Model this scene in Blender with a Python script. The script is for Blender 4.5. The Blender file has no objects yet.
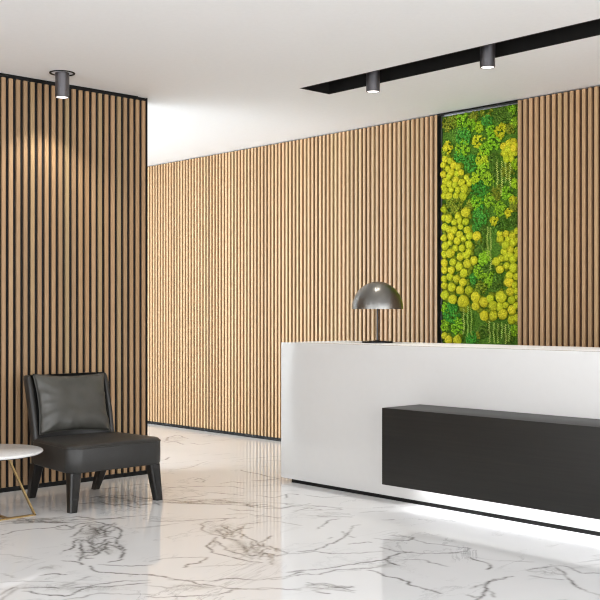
import bpy, bmesh, math, random
import numpy as np
from mathutils import Vector, Matrix, noise
random.seed(7)
C = bpy.context.scene.collection
PI = math.pi

CUSHIONS = [
    (-5.914,2.725,0.032), (-5.857,2.706,0.028), (-5.939,2.676,0.028), (-5.816,2.663,0.032), (-5.768,2.645,0.028), (-5.889,2.638,0.026),
    (-5.939,2.592,0.028), (-5.841,2.601,0.032), (-5.784,2.583,0.028), (-5.873,2.566,0.028), (-5.736,2.591,0.028), (-5.792,2.533,0.028),
    (-5.914,2.532,0.028), (-5.728,2.502,0.032), (-5.865,2.501,0.031), (-5.8,2.489,0.028), (-5.939,2.482,0.028), (-5.914,2.448,0.031),
    (-5.849,2.449,0.026), (-5.776,2.442,0.025), (-5.696,2.442,0.035), (-5.939,2.398,0.028), (-5.865,2.392,0.033), (-5.792,2.386,0.028),
    (-5.712,2.377,0.035), (-5.681,2.541,0.023), (-5.649,2.482,0.023), (-5.665,2.515,0.019), (-5.618,2.51,0.019), (-5.261,2.696,0.027),
    (-5.202,2.696,0.027), (-5.165,2.698,0.024), (-5.246,2.652,0.029), (-5.202,2.653,0.024), (-5.93,2.277,0.031), (-5.93,2.199,0.028),
    (-5.873,2.189,0.036), (-5.681,2.233,0.04), (-5.771,2.208,0.031), (-5.752,2.162,0.025), (-5.681,2.151,0.032), (-5.816,2.153,0.026),
    (-5.914,2.115,0.033), (-5.865,2.093,0.031), (-5.816,2.083,0.031), (-5.744,2.111,0.023), (-5.665,2.074,0.032), (-5.752,2.041,0.03),
    (-5.849,2.028,0.031), (-5.939,2.019,0.031), (-5.641,2.023,0.031), (-5.563,2.018,0.041), (-5.712,2.001,0.025), (-5.776,1.985,0.032),
    (-5.914,1.947,0.036), (-5.865,1.971,0.023), (-5.649,1.947,0.033), (-5.728,1.92,0.028), (-5.8,1.923,0.026), (-5.93,1.877,0.028),
    (-5.841,1.886,0.031), (-5.657,1.878,0.028), (-5.696,1.855,0.025), (-5.752,1.844,0.028), (-5.32,2.023,0.027), (-5.253,2.02,0.029),
    (-5.187,1.998,0.03), (-5.313,1.98,0.032), (-5.239,1.974,0.024), (-5.18,1.937,0.032), (-5.253,1.922,0.039), (-5.283,1.868,0.024),
    (-5.202,1.883,0.029), (-5.144,1.874,0.024), (-5.217,1.841,0.027), (-5.144,1.832,0.022), (-5.144,2.038,0.024), (-5.136,1.959,0.022),
    (-5.857,1.876,0.036), (-5.922,1.866,0.028), (-5.744,1.839,0.03), (-5.673,1.849,0.025), (-5.93,1.795,0.034), (-5.824,1.798,0.031),
    (-5.665,1.779,0.038), (-5.591,1.805,0.035), (-5.752,1.757,0.036), (-5.841,1.728,0.031), (-5.922,1.73,0.031), (-5.704,1.698,0.038),
    (-5.862,1.667,0.031), (-5.93,1.653,0.028), (-5.787,1.65,0.031), (-5.712,1.616,0.035), (-5.922,1.589,0.033), (-5.836,1.574,0.036),
    (-5.744,1.547,0.038), (-5.644,1.545,0.035), (-5.914,1.505,0.041), (-5.824,1.465,0.038), (-5.708,1.445,0.053), (-5.571,1.482,0.043),
    (-5.571,1.406,0.038), (-5.486,1.437,0.042), (-5.418,1.467,0.035), (-5.387,1.405,0.039), (-5.305,1.479,0.047), (-5.32,1.411,0.027),
    (-5.357,1.787,0.037), (-5.305,1.809,0.025), (-5.246,1.819,0.029), (-5.18,1.799,0.032), (-5.268,1.863,0.024), (-5.313,1.718,0.033),
    (-5.249,1.746,0.027), (-5.173,1.726,0.039), (-5.217,1.666,0.032), (-5.151,1.652,0.027), (-5.224,1.605,0.039), (-5.165,1.58,0.027),
    (-5.209,1.526,0.036), (-5.139,1.531,0.024), (-5.195,1.453,0.036), (-5.139,1.477,0.019), (-5.261,1.411,0.024), (-5.144,1.404,0.027),
    (-5.479,1.32,0.04), (-5.38,1.32,0.039), (-5.283,1.333,0.044), (-5.195,1.369,0.036), (-5.195,1.284,0.036), (-5.144,1.303,0.027),
    (-5.32,1.388,0.025), (-5.922,1.139,0.031), (-5.873,1.101,0.038), (-5.776,1.103,0.038), (-5.275,2.764,0.031), (-5.224,2.788,0.029),
    (-5.173,2.794,0.029), (-5.231,2.734,0.032), (-5.173,2.74,0.032), (-5.275,2.715,0.027), (-5.144,2.76,0.022),
]
PATCHES = [
    (-5.881,3.042,0.071,3), (-5.728,3.047,0.076,2), (-5.618,3.006,0.063,2), (-5.712,2.905,0.082,1), (-5.54,2.965,0.045,4), (-5.463,3.011,0.056,1),
    (-5.471,3.099,0.062,3), (-5.327,3.054,0.061,0), (-5.238,3.017,0.061,0), (-5.18,2.96,0.042,2), (-5.312,2.904,0.064,5), (-5.209,2.915,0.049,3),
    (-5.555,2.848,0.06,5), (-5.387,2.815,0.068,2), (-5.889,2.824,0.058,5), (-5.728,2.805,0.076,2), (-5.478,2.764,0.062,2), (-5.194,3.084,0.055,2),
    (-5.602,3.067,0.05,3), (-5.808,3.057,0.051,3), (-5.417,2.918,0.05,2), (-5.752,2.74,0.064,1), (-5.922,2.785,0.045,3), (-5.633,2.664,0.076,1),
    (-5.509,2.688,0.072,4), (-5.494,2.599,0.075,2), (-5.586,2.521,0.056,4), (-5.448,2.507,0.062,2), (-5.54,2.404,0.1,1), (-5.433,2.32,0.062,2),
    (-5.342,2.559,0.062,0), (-5.238,2.549,0.061,3), (-5.165,2.602,0.042,4), (-5.165,2.444,0.042,4), (-5.342,2.387,0.068,3), (-5.253,2.367,0.061,2),
    (-5.194,2.301,0.036,5), (-5.824,2.307,0.09,3), (-5.387,2.675,0.049,0), (-5.633,2.298,0.044,3), (-5.808,2.3,0.083,3), (-5.571,2.308,0.063,2),
    (-5.524,2.192,0.087,1), (-5.387,2.139,0.04,5), (-5.327,2.239,0.061,2), (-5.231,2.196,0.04,5), (-5.18,2.131,0.049,0), (-5.297,2.09,0.061,0),
    (-5.571,2.094,0.044,1), (-5.494,2.065,0.044,0), (-5.524,1.917,0.075,0), (-5.357,2.044,0.037,0), (-5.478,1.828,0.062,2), (-5.18,2.253,0.042,3),
    (-5.18,2.277,0.036,4), (-5.494,1.805,0.056,2), (-5.54,1.706,0.063,2), (-5.433,1.641,0.074,2), (-5.602,1.645,0.044,1), (-5.524,1.569,0.062,3),
    (-5.357,1.578,0.055,0), (-5.448,1.728,0.056,0), (-5.357,1.639,0.049,0), (-5.857,1.339,0.096,1), (-5.922,1.39,0.052,2), (-5.776,1.224,0.076,2),
    (-5.922,1.236,0.058,2), (-5.618,1.112,0.063,1), (-5.494,1.189,0.056,0), (-5.555,1.151,0.028,3), (-5.165,1.193,0.046,2), (-5.342,1.191,0.068,0),
    (-5.238,1.131,0.049,0), (-5.665,1.276,0.057,0), (-5.841,1.416,0.051,1),
]
STRANDS = [
    (-5.684,1.377,1.149), (-5.641,1.402,1.125), (-5.602,1.395,1.138), (-5.406,1.271,1.073), (-5.361,1.259,1.074), (-5.319,1.253,1.075),
    (-5.277,1.259,1.107), (-5.239,1.248,1.077), (-5.204,1.242,1.096), (-5.428,2.085,1.825), (-5.395,2.076,1.7), (-5.325,2.653,2.433),
    (-5.28,2.636,2.331), (-5.236,2.62,2.449), (-5.195,2.609,2.397),
]
VEINS = [
    ([(-6.111,3.107),(-6.082,3.231),(-6.059,3.397),(-5.999,3.583),(-5.836,3.671),(-5.718,3.982)],0.03,0.55),
    ([(-6.199,3.083),(-6.111,3.317),(-6.07,3.531)],0.012,0.6),
    ([(-5.821,2.96),(-5.859,3.079),(-5.831,3.217),(-5.777,3.308)],0.01,0.75),
    ([(-5.737,3.285),(-5.813,3.346),(-5.815,3.401),(-5.702,3.387),(-5.681,3.322),(-5.737,3.285)],0.01,0.7),
    ([(-5.702,3.387),(-5.794,3.515),(-5.788,3.604),(-5.651,3.61),(-5.491,3.58),(-5.345,3.521),(-5.265,3.433),(-5.337,3.427)],0.014,0.9),
    ([(-5.46,3.244),(-5.532,3.321),(-5.673,3.441),(-5.752,3.526)],0.01,0.7),
    ([(-5.42,3.237),(-5.33,3.233),(-5.17,3.12),(-5.003,3.032),(-4.911,2.961)],0.012,0.8),
    ([(-5.63,3.487),(-5.486,3.424),(-5.408,3.402),(-5.337,3.427)],0.02,0.6),
    ([(-5.265,3.433),(-5.128,3.352),(-4.973,3.284),(-4.786,3.153),(-4.774,3.066)],0.018,0.95),
    ([(-5.203,3.273),(-5.099,3.308),(-4.952,3.262)],0.012,0.7),
    ([(-5.368,3.342),(-5.266,3.253),(-5.084,3.165),(-4.996,3.143),(-4.979,3.1),(-5.001,3.034)],0.02,0.75),
    ([(-4.999,2.908),(-4.913,2.934),(-4.817,2.922)],0.012,0.6),
    ([(-4.776,2.943),(-4.625,2.909),(-4.497,3.008),(-4.414,3.075)],0.01,0.85),
    ([(-4.773,3.002),(-4.697,3.05),(-4.572,3.184)],0.006,0.5),
    ([(-4.8,2.648),(-4.765,2.714),(-4.704,2.765)],0.007,0.8),
    ([(-4.903,2.705),(-4.933,2.751),(-4.869,2.788)],0.015,0.4),
    ([(-4.581,2.329),(-4.656,2.447),(-4.589,2.531),(-4.469,2.6),(-4.438,2.693),(-4.428,2.814),(-4.401,2.914),(-4.331,3.017)],0.022,0.6),
    ([(-4.568,2.44),(-4.479,2.471),(-4.353,2.573),(-4.406,2.701),(-4.338,2.786),(-4.275,2.978)],0.01,0.7),
    ([(-4.518,2.628),(-4.559,2.723),(-4.585,2.84)],0.007,0.5),
    ([(-4.293,2.511),(-4.274,2.689),(-4.093,2.851)],0.014,0.5),
    ([(-4.819,2.41),(-4.765,2.504),(-4.538,2.71)],0.008,0.35),
    ([(-5.367,2.729),(-5.272,2.77),(-5.092,2.809)],0.008,0.3),
    ([(-4.955,2.519),(-4.832,2.539)],0.008,0.35),
    ([(-5.586,3.424),(-5.63,3.487),(-5.48,3.43),(-5.378,3.331),(-5.31,3.255)],0.03,0.7),
    ([(-4.501,2.289),(-4.614,2.424),(-4.614,2.478)],0.02,0.5),
    ([(-5.266,4.341),(-5.245,4.219),(-5.28,4.124),(-5.25,4.04),(-5.098,3.946),(-4.954,3.908),(-4.844,3.954),(-4.84,4.009)],0.014,0.8),
    ([(-5.139,4.124),(-4.994,4.057),(-4.801,3.948)],0.012,0.7),
    ([(-5.021,4.16),(-4.755,3.997),(-4.627,3.985),(-4.493,3.889),(-4.428,3.805),(-4.523,3.858),(-4.642,3.969)],0.012,0.8),
    ([(-4.868,3.877),(-4.808,3.792),(-4.724,3.689),(-4.567,3.611),(-4.468,3.629),(-4.29,3.624),(-4.223,3.655)],0.014,0.9),
    ([(-4.787,3.813),(-4.581,3.703),(-4.476,3.708),(-4.347,3.672)],0.018,0.6),
    ([(-4.493,3.889),(-4.392,3.952),(-4.288,3.9),(-4.265,3.82),(-4.357,3.827),(-4.278,3.703)],0.01,0.8),
    ([(-4.837,3.91),(-4.707,3.899),(-4.494,3.797),(-4.347,3.69)],0.035,0.55),
    ([(-4.878,3.866),(-4.769,3.784),(-4.679,3.691)],0.03,0.5),
    ([(-5.526,3.849),(-5.458,3.957),(-5.358,4.123),(-5.265,4.319)],0.01,0.6),
    ([(-4.641,3.232),(-4.642,3.332),(-4.609,3.409),(-4.534,3.507)],0.007,0.45),
    ([(-4.41,3.278),(-4.467,3.353),(-4.443,3.419),(-4.527,3.515)],0.009,0.95),
    ([(-4.382,3.339),(-4.3,3.476),(-4.206,3.623)],0.005,0.4),
    ([(-4.432,3.056),(-4.333,3.11),(-4.237,3.103),(-4.13,3.147),(-4.006,3.175),(-3.901,3.2),(-3.829,3.33),(-3.677,3.439)],0.016,0.75),
    ([(-4.262,3.09),(-4.098,3.216),(-4.062,3.348),(-3.937,3.424),(-3.881,3.63)],0.008,0.6),
    ([(-3.973,3.606),(-3.941,3.686)],0.012,0.9),
    ([(-3.895,3.556),(-3.908,3.691)],0.008,0.8),
    ([(-4.058,2.812),(-3.994,2.925),(-3.89,3.068),(-3.887,3.188),(-3.78,3.336)],0.014,0.6),
    ([(-4.26,2.938),(-4.155,2.982),(-4.117,3.091),(-3.996,3.152)],0.02,0.35),
    ([(-6.088,4.326),(-5.823,4.481),(-5.622,4.612),(-5.502,4.671),(-5.338,4.711),(-5.291,4.761),(-5.293,5.048)],0.03,0.75),
    ([(-5.465,4.483),(-5.397,4.582),(-5.317,4.602)],0.015,0.6),
    ([(-5.006,4.44),(-4.798,4.488)],0.006,0.4),
    ([(-4.268,3.993),(-4.233,4.076),(-4.252,4.194),(-4.283,4.275),(-4.357,4.423),(-4.544,4.703),(-4.549,4.777)],0.009,0.85),
    ([(-4.272,3.9),(-4.211,4.054),(-4.11,4.073),(-3.986,4.206),(-3.951,4.332)],0.007,0.6),
    ([(-3.964,3.601),(-3.937,3.683),(-3.886,3.87),(-3.837,4.068),(-3.806,4.183),(-3.843,4.245),(-3.843,4.358),(-3.823,4.442)],0.009,0.85),
    ([(-3.894,3.47),(-3.881,3.63),(-3.831,3.706),(-3.814,3.853),(-3.732,4.034),(-3.737,4.158),(-3.664,4.155)],0.016,0.6),
    ([(-3.713,3.946),(-3.599,3.946),(-3.464,3.929),(-3.359,3.902),(-3.232,3.902),(-3.16,3.88)],0.009,0.95),
    ([(-3.814,4.192),(-3.777,4.172),(-3.664,4.155)],0.009,0.9),
    ([(-4.209,4.335),(-4.182,4.412),(-4.151,4.465)],0.01,0.7),
    ([(-4.201,4.54),(-4.127,4.569),(-4.018,4.646),(-4.076,4.724),(-4.21,4.683)],0.007,0.7),
    ([(-4.179,4.716),(-4.072,4.708),(-3.911,4.654),(-3.731,4.751)],0.007,0.5),
    ([(-4.024,4.391),(-3.903,4.384),(-3.76,4.474),(-3.607,4.638)],0.008,0.6),
    ([(-3.804,4.202),(-3.66,4.356),(-3.462,4.324)],0.005,0.45),
    ([(-3.687,3.449),(-3.704,3.567),(-3.696,3.611),(-3.603,3.606),(-3.49,3.612)],0.012,0.5),
    ([(-3.704,3.431),(-3.647,3.512),(-3.569,3.555),(-3.487,3.609)],0.014,0.45),
    ([(-5.299,4.957),(-5.146,5.052),(-4.979,5.055),(-5.095,4.905),(-5.186,4.781)],0.01,0.5),
    ([(-4.957,4.796),(-4.859,4.839),(-4.745,4.899)],0.008,0.75),
    ([(-4.624,4.474),(-4.701,4.592),(-4.781,4.739),(-4.777,4.804)],0.007,0.6),
    ([(-4.824,5.065),(-4.739,5.234)],0.006,0.5),
    ([(-4.549,4.988),(-4.51,5.053)],0.007,0.6),
    ([(-4.379,4.319),(-4.398,4.38)],0.01,0.6),
    ([(-4.492,4.539),(-4.396,4.484),(-4.311,4.473)],0.007,0.6),
    ([(-5.036,4.711),(-4.818,4.845)],0.006,0.5),
    ([(-3.529,4.582),(-3.467,4.546),(-3.389,4.53),(-3.332,4.487),(-3.286,4.418)],0.006,0.85),
    ([(-2.987,3.907),(-3.025,4.024),(-3.096,4.128),(-3.138,4.278),(-3.131,4.417)],0.009,0.95),
    ([(-3.069,3.946),(-3.017,3.937),(-2.998,3.989)],0.006,0.5),
    ([(-3.028,4.087),(-2.988,4.064),(-2.958,4.013)],0.012,0.6),
    ([(-3.122,4.053),(-3.131,4.145),(-3.144,4.286)],0.006,0.6),
    ([(-3.138,4.56),(-3.133,4.643),(-3.119,4.738),(-3.083,4.777),(-2.929,4.723),(-2.827,4.794)],0.012,0.5),
    ([(-3.076,4.491),(-2.989,4.495),(-2.912,4.534)],0.008,0.5),
    ([(-3.131,4.757),(-2.99,4.657),(-2.881,4.553),(-2.756,4.444),(-2.618,4.396)],0.009,0.6),
    ([(-3.12,4.556),(-3.035,4.61),(-2.953,4.622)],0.02,0.3),
    ([(-3.792,4.714),(-3.664,4.757),(-3.633,4.672),(-3.672,4.542)],0.007,0.5),
    ([(-3.633,5.383),(-3.576,5.486),(-3.445,5.501),(-3.334,5.598)],0.005,0.4),
    ([(-3.503,4.592),(-3.393,4.625),(-3.221,4.726)],0.004,0.35),
    ([(-8.868,6.35),(-9.162,6.61),(-9.275,6.826),(-8.934,6.69)],0.012,0.6),
    ([(-8.791,6.31),(-8.84,6.473),(-8.55,6.387)],0.012,0.6),
    ([(-8.614,6.499),(-8.454,6.49),(-8.437,6.628)],0.01,0.6),
    ([(-7.802,5.544),(-7.789,5.605),(-7.898,5.732)],0.01,0.7),
    ([(-7.245,5.253),(-7.244,5.465),(-7.442,5.812)],0.008,0.4),
    ([(-6.828,5.698),(-6.691,5.68),(-6.576,5.664),(-6.275,5.62)],0.01,0.9),
    ([(-6.337,5.406),(-6.301,5.481),(-6.242,5.617)],0.012,0.7),
    ([(-6.672,5.084),(-6.737,5.164),(-6.628,5.131),(-6.54,5.045),(-6.606,5.046)],0.01,0.8),
    ([(-6.503,4.738),(-6.403,4.879),(-6.259,5.084),(-6.078,5.109)],0.016,0.7),
    ([(-6.142,4.797),(-5.998,4.873),(-5.845,4.913)],0.016,0.6),
    ([(-7.324,6.008),(-7.333,6.165),(-7.286,6.337),(-7.255,6.544)],0.01,0.5),
    ([(-6.895,5.968),(-6.824,6.0)],0.01,0.5),
    ([(-6.145,4.367),(-5.978,4.443),(-5.757,4.608),(-5.577,4.688),(-5.431,4.747),(-5.325,4.792),(-5.299,4.957)],0.03,0.8),
    ([(-5.575,5.065),(-5.664,5.152),(-5.689,5.219),(-5.591,5.23)],0.01,0.85),
    ([(-5.559,4.516),(-5.43,4.52),(-5.36,4.595)],0.018,0.6),
    ([(-6.391,5.116),(-6.389,5.242),(-6.284,5.283)],0.012,0.6),
    ([(-6.449,4.313),(-6.311,4.308),(-6.145,4.367)],0.025,0.8),
    ([(-5.831,4.974),(-5.64,5.026),(-5.667,5.149)],0.01,0.6),
    ([(-5.366,4.359),(-5.319,4.472),(-5.175,4.501),(-5.052,4.546)],0.018,0.6),
    ([(-6.542,4.031),(-6.562,4.192),(-6.343,4.2),(-6.064,4.139),(-6.047,4.298)],0.025,0.8),
    ([(-6.393,3.858),(-6.355,3.997),(-6.12,4.011)],0.02,0.7),
    ([(-6.943,4.103),(-6.943,4.234),(-6.796,4.342),(-6.799,4.456)],0.012,0.6),
    ([(-6.805,4.552),(-6.794,4.685),(-6.588,4.682),(-6.503,4.738)],0.018,0.6),
    ([(-6.418,5.832),(-6.433,6.017),(-6.247,6.015)],0.01,0.5),
    ([(-5.466,4.919),(-5.231,4.893),(-5.17,5.026),(-5.018,5.094)],0.012,0.55),
    ([(-5.566,5.257),(-5.391,5.292),(-5.303,5.462)],0.008,0.5),
    ([(-5.121,4.721),(-5.196,4.931),(-5.048,4.955)],0.007,0.5),
]
CLOUDS = [
    (-5.501,3.407,0.107,0.309,0.55), (-5.094,3.155,0.085,0.23,0.5), (-5.061,3.283,0.071,0.234,0.3), (-5.005,4.046,0.108,0.23,0.4), (-4.538,3.796,0.114,0.229,0.45), (-4.455,2.661,0.318,0.107,0.3),
    (-4.08,3.063,0.184,0.094,0.3), (-3.635,3.551,0.11,0.066,0.4), (-3.058,4.623,0.103,0.12,0.3), (-6.063,3.345,0.323,0.119,0.4), (-5.856,4.574,0.464,0.141,0.35), (-6.349,4.119,0.251,0.209,0.4),
    (-8.98,6.543,0.16,0.365,0.3), (-4.896,2.774,0.079,0.079,0.3), (-3.727,4.087,0.106,0.067,0.25),
]


# ------------------------------------------------------------------ helpers
def new_mat(name):
    m = bpy.data.materials.new(name); m.use_nodes = True
    nt = m.node_tree
    return m, nt, nt.nodes['Principled BSDF']

def N(nt, kind, **kw):
    n = nt.nodes.new(kind)
    for k, v in kw.items():
        if k in n.inputs: n.inputs[k].default_value = v
        else: setattr(n, k, v)
    return n

def L(nt, a, b): nt.links.new(a, b)

def ramp(nt, fac, stops):
    r = nt.nodes.new('ShaderNodeValToRGB')
    while len(r.color_ramp.elements) < len(stops): r.color_ramp.elements.new(.5)
    for e, (p, c) in zip(r.color_ramp.elements, stops):
        e.position = p; e.color = (*c, 1) if len(c) == 3 else c
    L(nt, fac, r.inputs[0]); return r

def mixc(nt, fac, a, b, mode='MIX'):
    m = nt.nodes.new('ShaderNodeMix'); m.data_type = 'RGBA'; m.blend_type = mode
    for i, v in ((0, fac), (6, a), (7, b)):
        if hasattr(v, 'is_linked') or hasattr(v, 'links'): L(nt, v, m.inputs[i])
        else: m.inputs[i].default_value = v if i == 0 else (*v, 1)
    return m.outputs[2]

def math_(nt, op, a, b=0.0):
    m = nt.nodes.new('ShaderNodeMath'); m.operation = op
    for i, v in ((0, a), (1, b)):
        if hasattr(v, 'links'): L(nt, v, m.inputs[i])
        else: m.inputs[i].default_value = v
    return m.outputs[0]

def plain(name, col, rough=.5, metal=0, nscale=0, namt=0, bump=0, **kw):
    m, nt, b = new_mat(name)
    b.inputs['Roughness'].default_value = rough
    b.inputs['Metallic'].default_value = metal
    for k, v in kw.items(): b.inputs[k.replace('_', ' ')].default_value = v
    if nscale:
        tc = N(nt, 'ShaderNodeTexCoord'); no = N(nt, 'ShaderNodeTexNoise', Scale=nscale, Detail=4.0)
        L(nt, tc.outputs['Object'], no.inputs['Vector'])
        lo = tuple(c * (1 - namt) for c in col); hi = tuple(min(1, c * (1 + namt)) for c in col)
        r = ramp(nt, no.outputs['Fac'], [(.3, lo), (.7, hi)])
        L(nt, r.outputs[0], b.inputs['Base Color'])
        if bump:
            bp = N(nt, 'ShaderNodeBump', Strength=bump, Distance=.002)
            L(nt, no.outputs['Fac'], bp.inputs['Height']); L(nt, bp.outputs[0], b.inputs['Normal'])
    else: b.inputs['Base Color'].default_value = (*col, 1)
    return m

def mesh_obj(name, verts, faces, mat, parent=None, smooth=False, loc=None):
    me = bpy.data.meshes.new(name); me.from_pydata([tuple(v) for v in verts], [], faces); me.update()
    return link(name, me, mat, parent, smooth, loc)

def link(name, me, mat, parent=None, smooth=False, loc=None):
    if mat and not me.materials:
        me.materials.append(mat)
    if smooth: me.polygons.foreach_set('use_smooth', [True] * len(me.polygons))
    o = bpy.data.objects.new(name, me); C.objects.link(o)
    if parent is not None:
        o.parent = parent
        o.location = (Vector(loc) if loc is not None else Vector((0, 0, 0))) - world_loc(parent)
    elif loc is not None: o.location = loc
    return o

def world_loc(o):
    p = Vector(o.location)
    while o.parent: o = o.parent; p += Vector(o.location)
    return p

def bm_obj(name, bm, mat, parent=None, smooth=False, auto=None):
    bmesh.ops.recalc_face_normals(bm, faces=bm.faces)
    me = bpy.data.meshes.new(name); bm.to_mesh(me); bm.free()
    o = link(name, me, mat, parent, smooth)
    if auto:
        for p in me.polygons: p.use_smooth = True
        for e in o.data.edges: pass
        me.set_sharp_from_angle(angle=math.radians(auto))
    return o

def thing(name, label, cat, loc, group=None):
    o = bpy.data.objects.new(name, None); C.objects.link(o); o.location = loc
    o.empty_display_size = .1
    o['label'] = label; o['category'] = cat
    if group: o['group'] = group
    return o

def structure(o): o['kind'] = 'structure'; return o

def box(bm, x0, x1, y0, y1, z0, z1, bev=0, seg=2):
    vs = [bm.verts.new(p) for p in ((x0,y0,z0),(x1,y0,z0),(x1,y1,z0),(x0,y1,z0),(x0,y0,z1),(x1,y0,z1),(x1,y1,z1),(x0,y1,z1))]
    fs = [bm.faces.new([vs[i] for i in f]) for f in ((0,3,2,1),(4,5,6,7),(0,1,5,4),(1,2,6,5),(2,3,7,6),(3,0,4,7))]
    if bev:
        es = {e for f in fs for e in f.edges}
        bmesh.ops.bevel(bm, geom=list(es), offset=bev, segments=seg, affect='EDGES', profile=.5)

def boxo(name, dims, mat, parent=None, bev=0, seg=2):
    bm = bmesh.new(); box(bm, *dims, bev=bev, seg=seg)
    return bm_obj(name, bm, mat, parent, auto=35 if bev else None)

def lathe(name, prof, c, mat, parent=None, seg=64, auto=40):
    bm = bmesh.new(); rings = []
    for r, z in prof:
        if r < 1e-5: rings.append([bm.verts.new((c[0], c[1], c[2] + z))])
        else: rings.append([bm.verts.new((c[0]+r*math.cos(2*PI*i/seg), c[1]+r*math.sin(2*PI*i/seg), c[2]+z)) for i in range(seg)])
    for a, b in zip(rings, rings[1:]):
        for i in range(seg):
            j = (i+1) % seg
            if len(a) == 1 and len(b) == 1: continue
            if len(a) == 1: bm.faces.new((a[0], b[i], b[j]))
            elif len(b) == 1: bm.faces.new((a[i], a[j], b[0]))
            else: bm.faces.new((a[i], a[j], b[j], b[i]))
    return bm_obj(name, bm, mat, parent, auto=auto)

def loft(name, rings, mat, parent=None, auto=40, closed_ends=True):
    bm = bmesh.new(); R = [[bm.verts.new(p) for p in r] for r in rings]; n = len(R[0])
    for a, b in zip(R, R[1:]):
        for i in range(n): bm.faces.new((a[i], a[(i+1)%n], b[(i+1)%n], b[i]))
    if closed_ends: bm.faces.new(R[0][::-1]); bm.faces.new(R[-1])
    return bm_obj(name, bm, mat, parent, auto=auto)

def bar(bm, p, q, w, h, up=Vector((0,0,1))):
    """rectangular bar from p to q, w across, h along up-ish"""
    p = Vector(p); q = Vector(q); d = (q-p).normalized()
    s = d.cross(up)
    if s.length < 1e-4: s = Vector((1,0,0))
    s.normalize(); u = s.cross(d).normalized()
    vs = []
    for c in (p, q):
        for a, b in ((-1,-1),(1,-1),(1,1),(-1,1)): vs.append(bm.verts.new(c + s*a*w/2 + u*b*h/2))
    for f in ((0,3,2,1),(4,5,6,7),(0,1,5,4),(1,2,6,5),(2,3,7,6),(3,0,4,7)): bm.faces.new([vs[i] for i in f])

def tube(name, pts, r, mat, parent=None, seg=10, closed=False):
    bm = bmesh.new(); pts = [Vector(p) for p in pts]; n = len(pts); rings = []
    for i, p in enumerate(pts):
        if closed: d = (pts[(i+1)%n] - pts[i-1]).normalized()
        else: d = (pts[min(i+1,n-1)] - pts[max(i-1,0)]).normalized()
        s = d.cross(Vector((0,0,1)))
        if s.length < 1e-3: s = Vector((1,0,0))
        s.normalize(); u = s.cross(d)
        rings.append([bm.verts.new(p + s*r*math.cos(2*PI*k/seg) + u*r*math.sin(2*PI*k/seg)) for k in range(seg)])
    m = n if closed else n-1
    for i in range(m):
        a, b = rings[i], rings[(i+1)%n]
        for k in range(seg): bm.faces.new((a[k], a[(k+1)%seg], b[(k+1)%seg], b[k]))
    if not closed: bm.faces.new(rings[0][::-1]); bm.faces.new(rings[-1])
    return bm_obj(name, bm, mat, parent, smooth=True)

# ------------------------------------------------------------------ materials
def wood(name, axis, pitch, light, dark, rough=.45):
    """vertical slats: every slat its own tone, grain stretched along z"""
    m, nt, b = new_mat(name)
    tc = N(nt, 'ShaderNodeTexCoord'); sp = N(nt, 'ShaderNodeSeparateXYZ'); L(nt, tc.outputs['Object'], sp.inputs[0])
    cell = math_(nt, 'FLOOR', math_(nt, 'DIVIDE', sp.outputs[axis], pitch))
    wn = N(nt, 'ShaderNodeTexWhiteNoise', noise_dimensions='1D'); L(nt, cell, wn.inputs['W'])
    mp = N(nt, 'ShaderNodeMapping'); mp.inputs['Scale'].default_value = (25, 25, 1.2)
    ad = N(nt, 'ShaderNodeVectorMath', operation='ADD'); L(nt, tc.outputs['Object'], ad.inputs[0])
    cb = N(nt, 'ShaderNodeCombineXYZ'); L(nt, math_(nt, 'MULTIPLY', wn.outputs['Value'], 37.0), cb.inputs[2]); L(nt, cb.outputs[0], ad.inputs[1])
    L(nt, ad.outputs[0], mp.inputs[0])
    no = N(nt, 'ShaderNodeTexNoise', Scale=1.0, Detail=5.0, Roughness=.6); L(nt, mp.outputs[0], no.inputs['Vector'])
    base = mixc(nt, no.outputs['Fac'], dark, light)
    tone = ramp(nt, wn.outputs['Value'], [(0, (.80, .78, .74)), (.35, (.97, .95, .90)), (.6, (1.0, .93, .84)), (.8, (.93, 1.0, .93)), (1, (1.1, 1.05, 1.02))])
    col = mixc(nt, 1.0, base, tone.outputs[0], 'MULTIPLY')
    L(nt, col, b.inputs['Base Color']); b.inputs['Roughness'].default_value = rough
    return m

PL, PB = .06, .0555
M = {}
M['slat_left_shaded'] = wood('oak_slats_left_shaded', 1, PL, (.45, .295, .172), (.34, .21, .115))  # same oak as the back wall, its weaker light painted in as darker colour
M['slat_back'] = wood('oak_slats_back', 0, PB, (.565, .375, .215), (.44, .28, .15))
M['felt'] = plain('black_felt', (.006, .005, .005), .95, nscale=300, namt=.3)
M['brown_back'] = plain('brown_backing', (.05, .018, .006), .8, nscale=200, namt=.2)
M['white_wall'] = plain('white_paint', (.80, .80, .79), .6, nscale=40, namt=.01)
M['ceiling'] = plain('ceiling_paint', (.87, .87, .87), .7, nscale=30, namt=.01)
M['black'] = plain('black_metal', (.005, .005, .005), .5, Specular_IOR_Level=.25)
M['channel'] = plain('black_channel_paint', (.007, .0065, .006), .6, Specular_IOR_Level=.3)
M['silver'] = plain('silver_bead', (.62, .62, .66), .3, 1.0)
M['white_gloss'] = plain('white_lacquer', (.70, .695, .685), .14, nscale=20, namt=.006, Coat_Weight=.3, Coat_Roughness=.05)
M['white_top_lit'] = plain('white_top_lit', (.90, .90, .90), .5, nscale=20, namt=.006, Specular_IOR_Level=0.0)  # desk white lightened for the counter top, bright light put into the colour
M['brass'] = plain('brushed_brass', (.42, .29, .13), .33, 1.0, nscale=90, namt=.15)
M['gunmetal'] = plain('gunmetal', (.17, .165, .175), .42, 1.0)
M['nickel'] = plain('dark_nickel', (.22, .215, .205), .33, 1.0, nscale=8, namt=.05)
M['lamp_dark'] = plain('dark_bronze', (.035, .035, .04), .3, .8)
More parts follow.
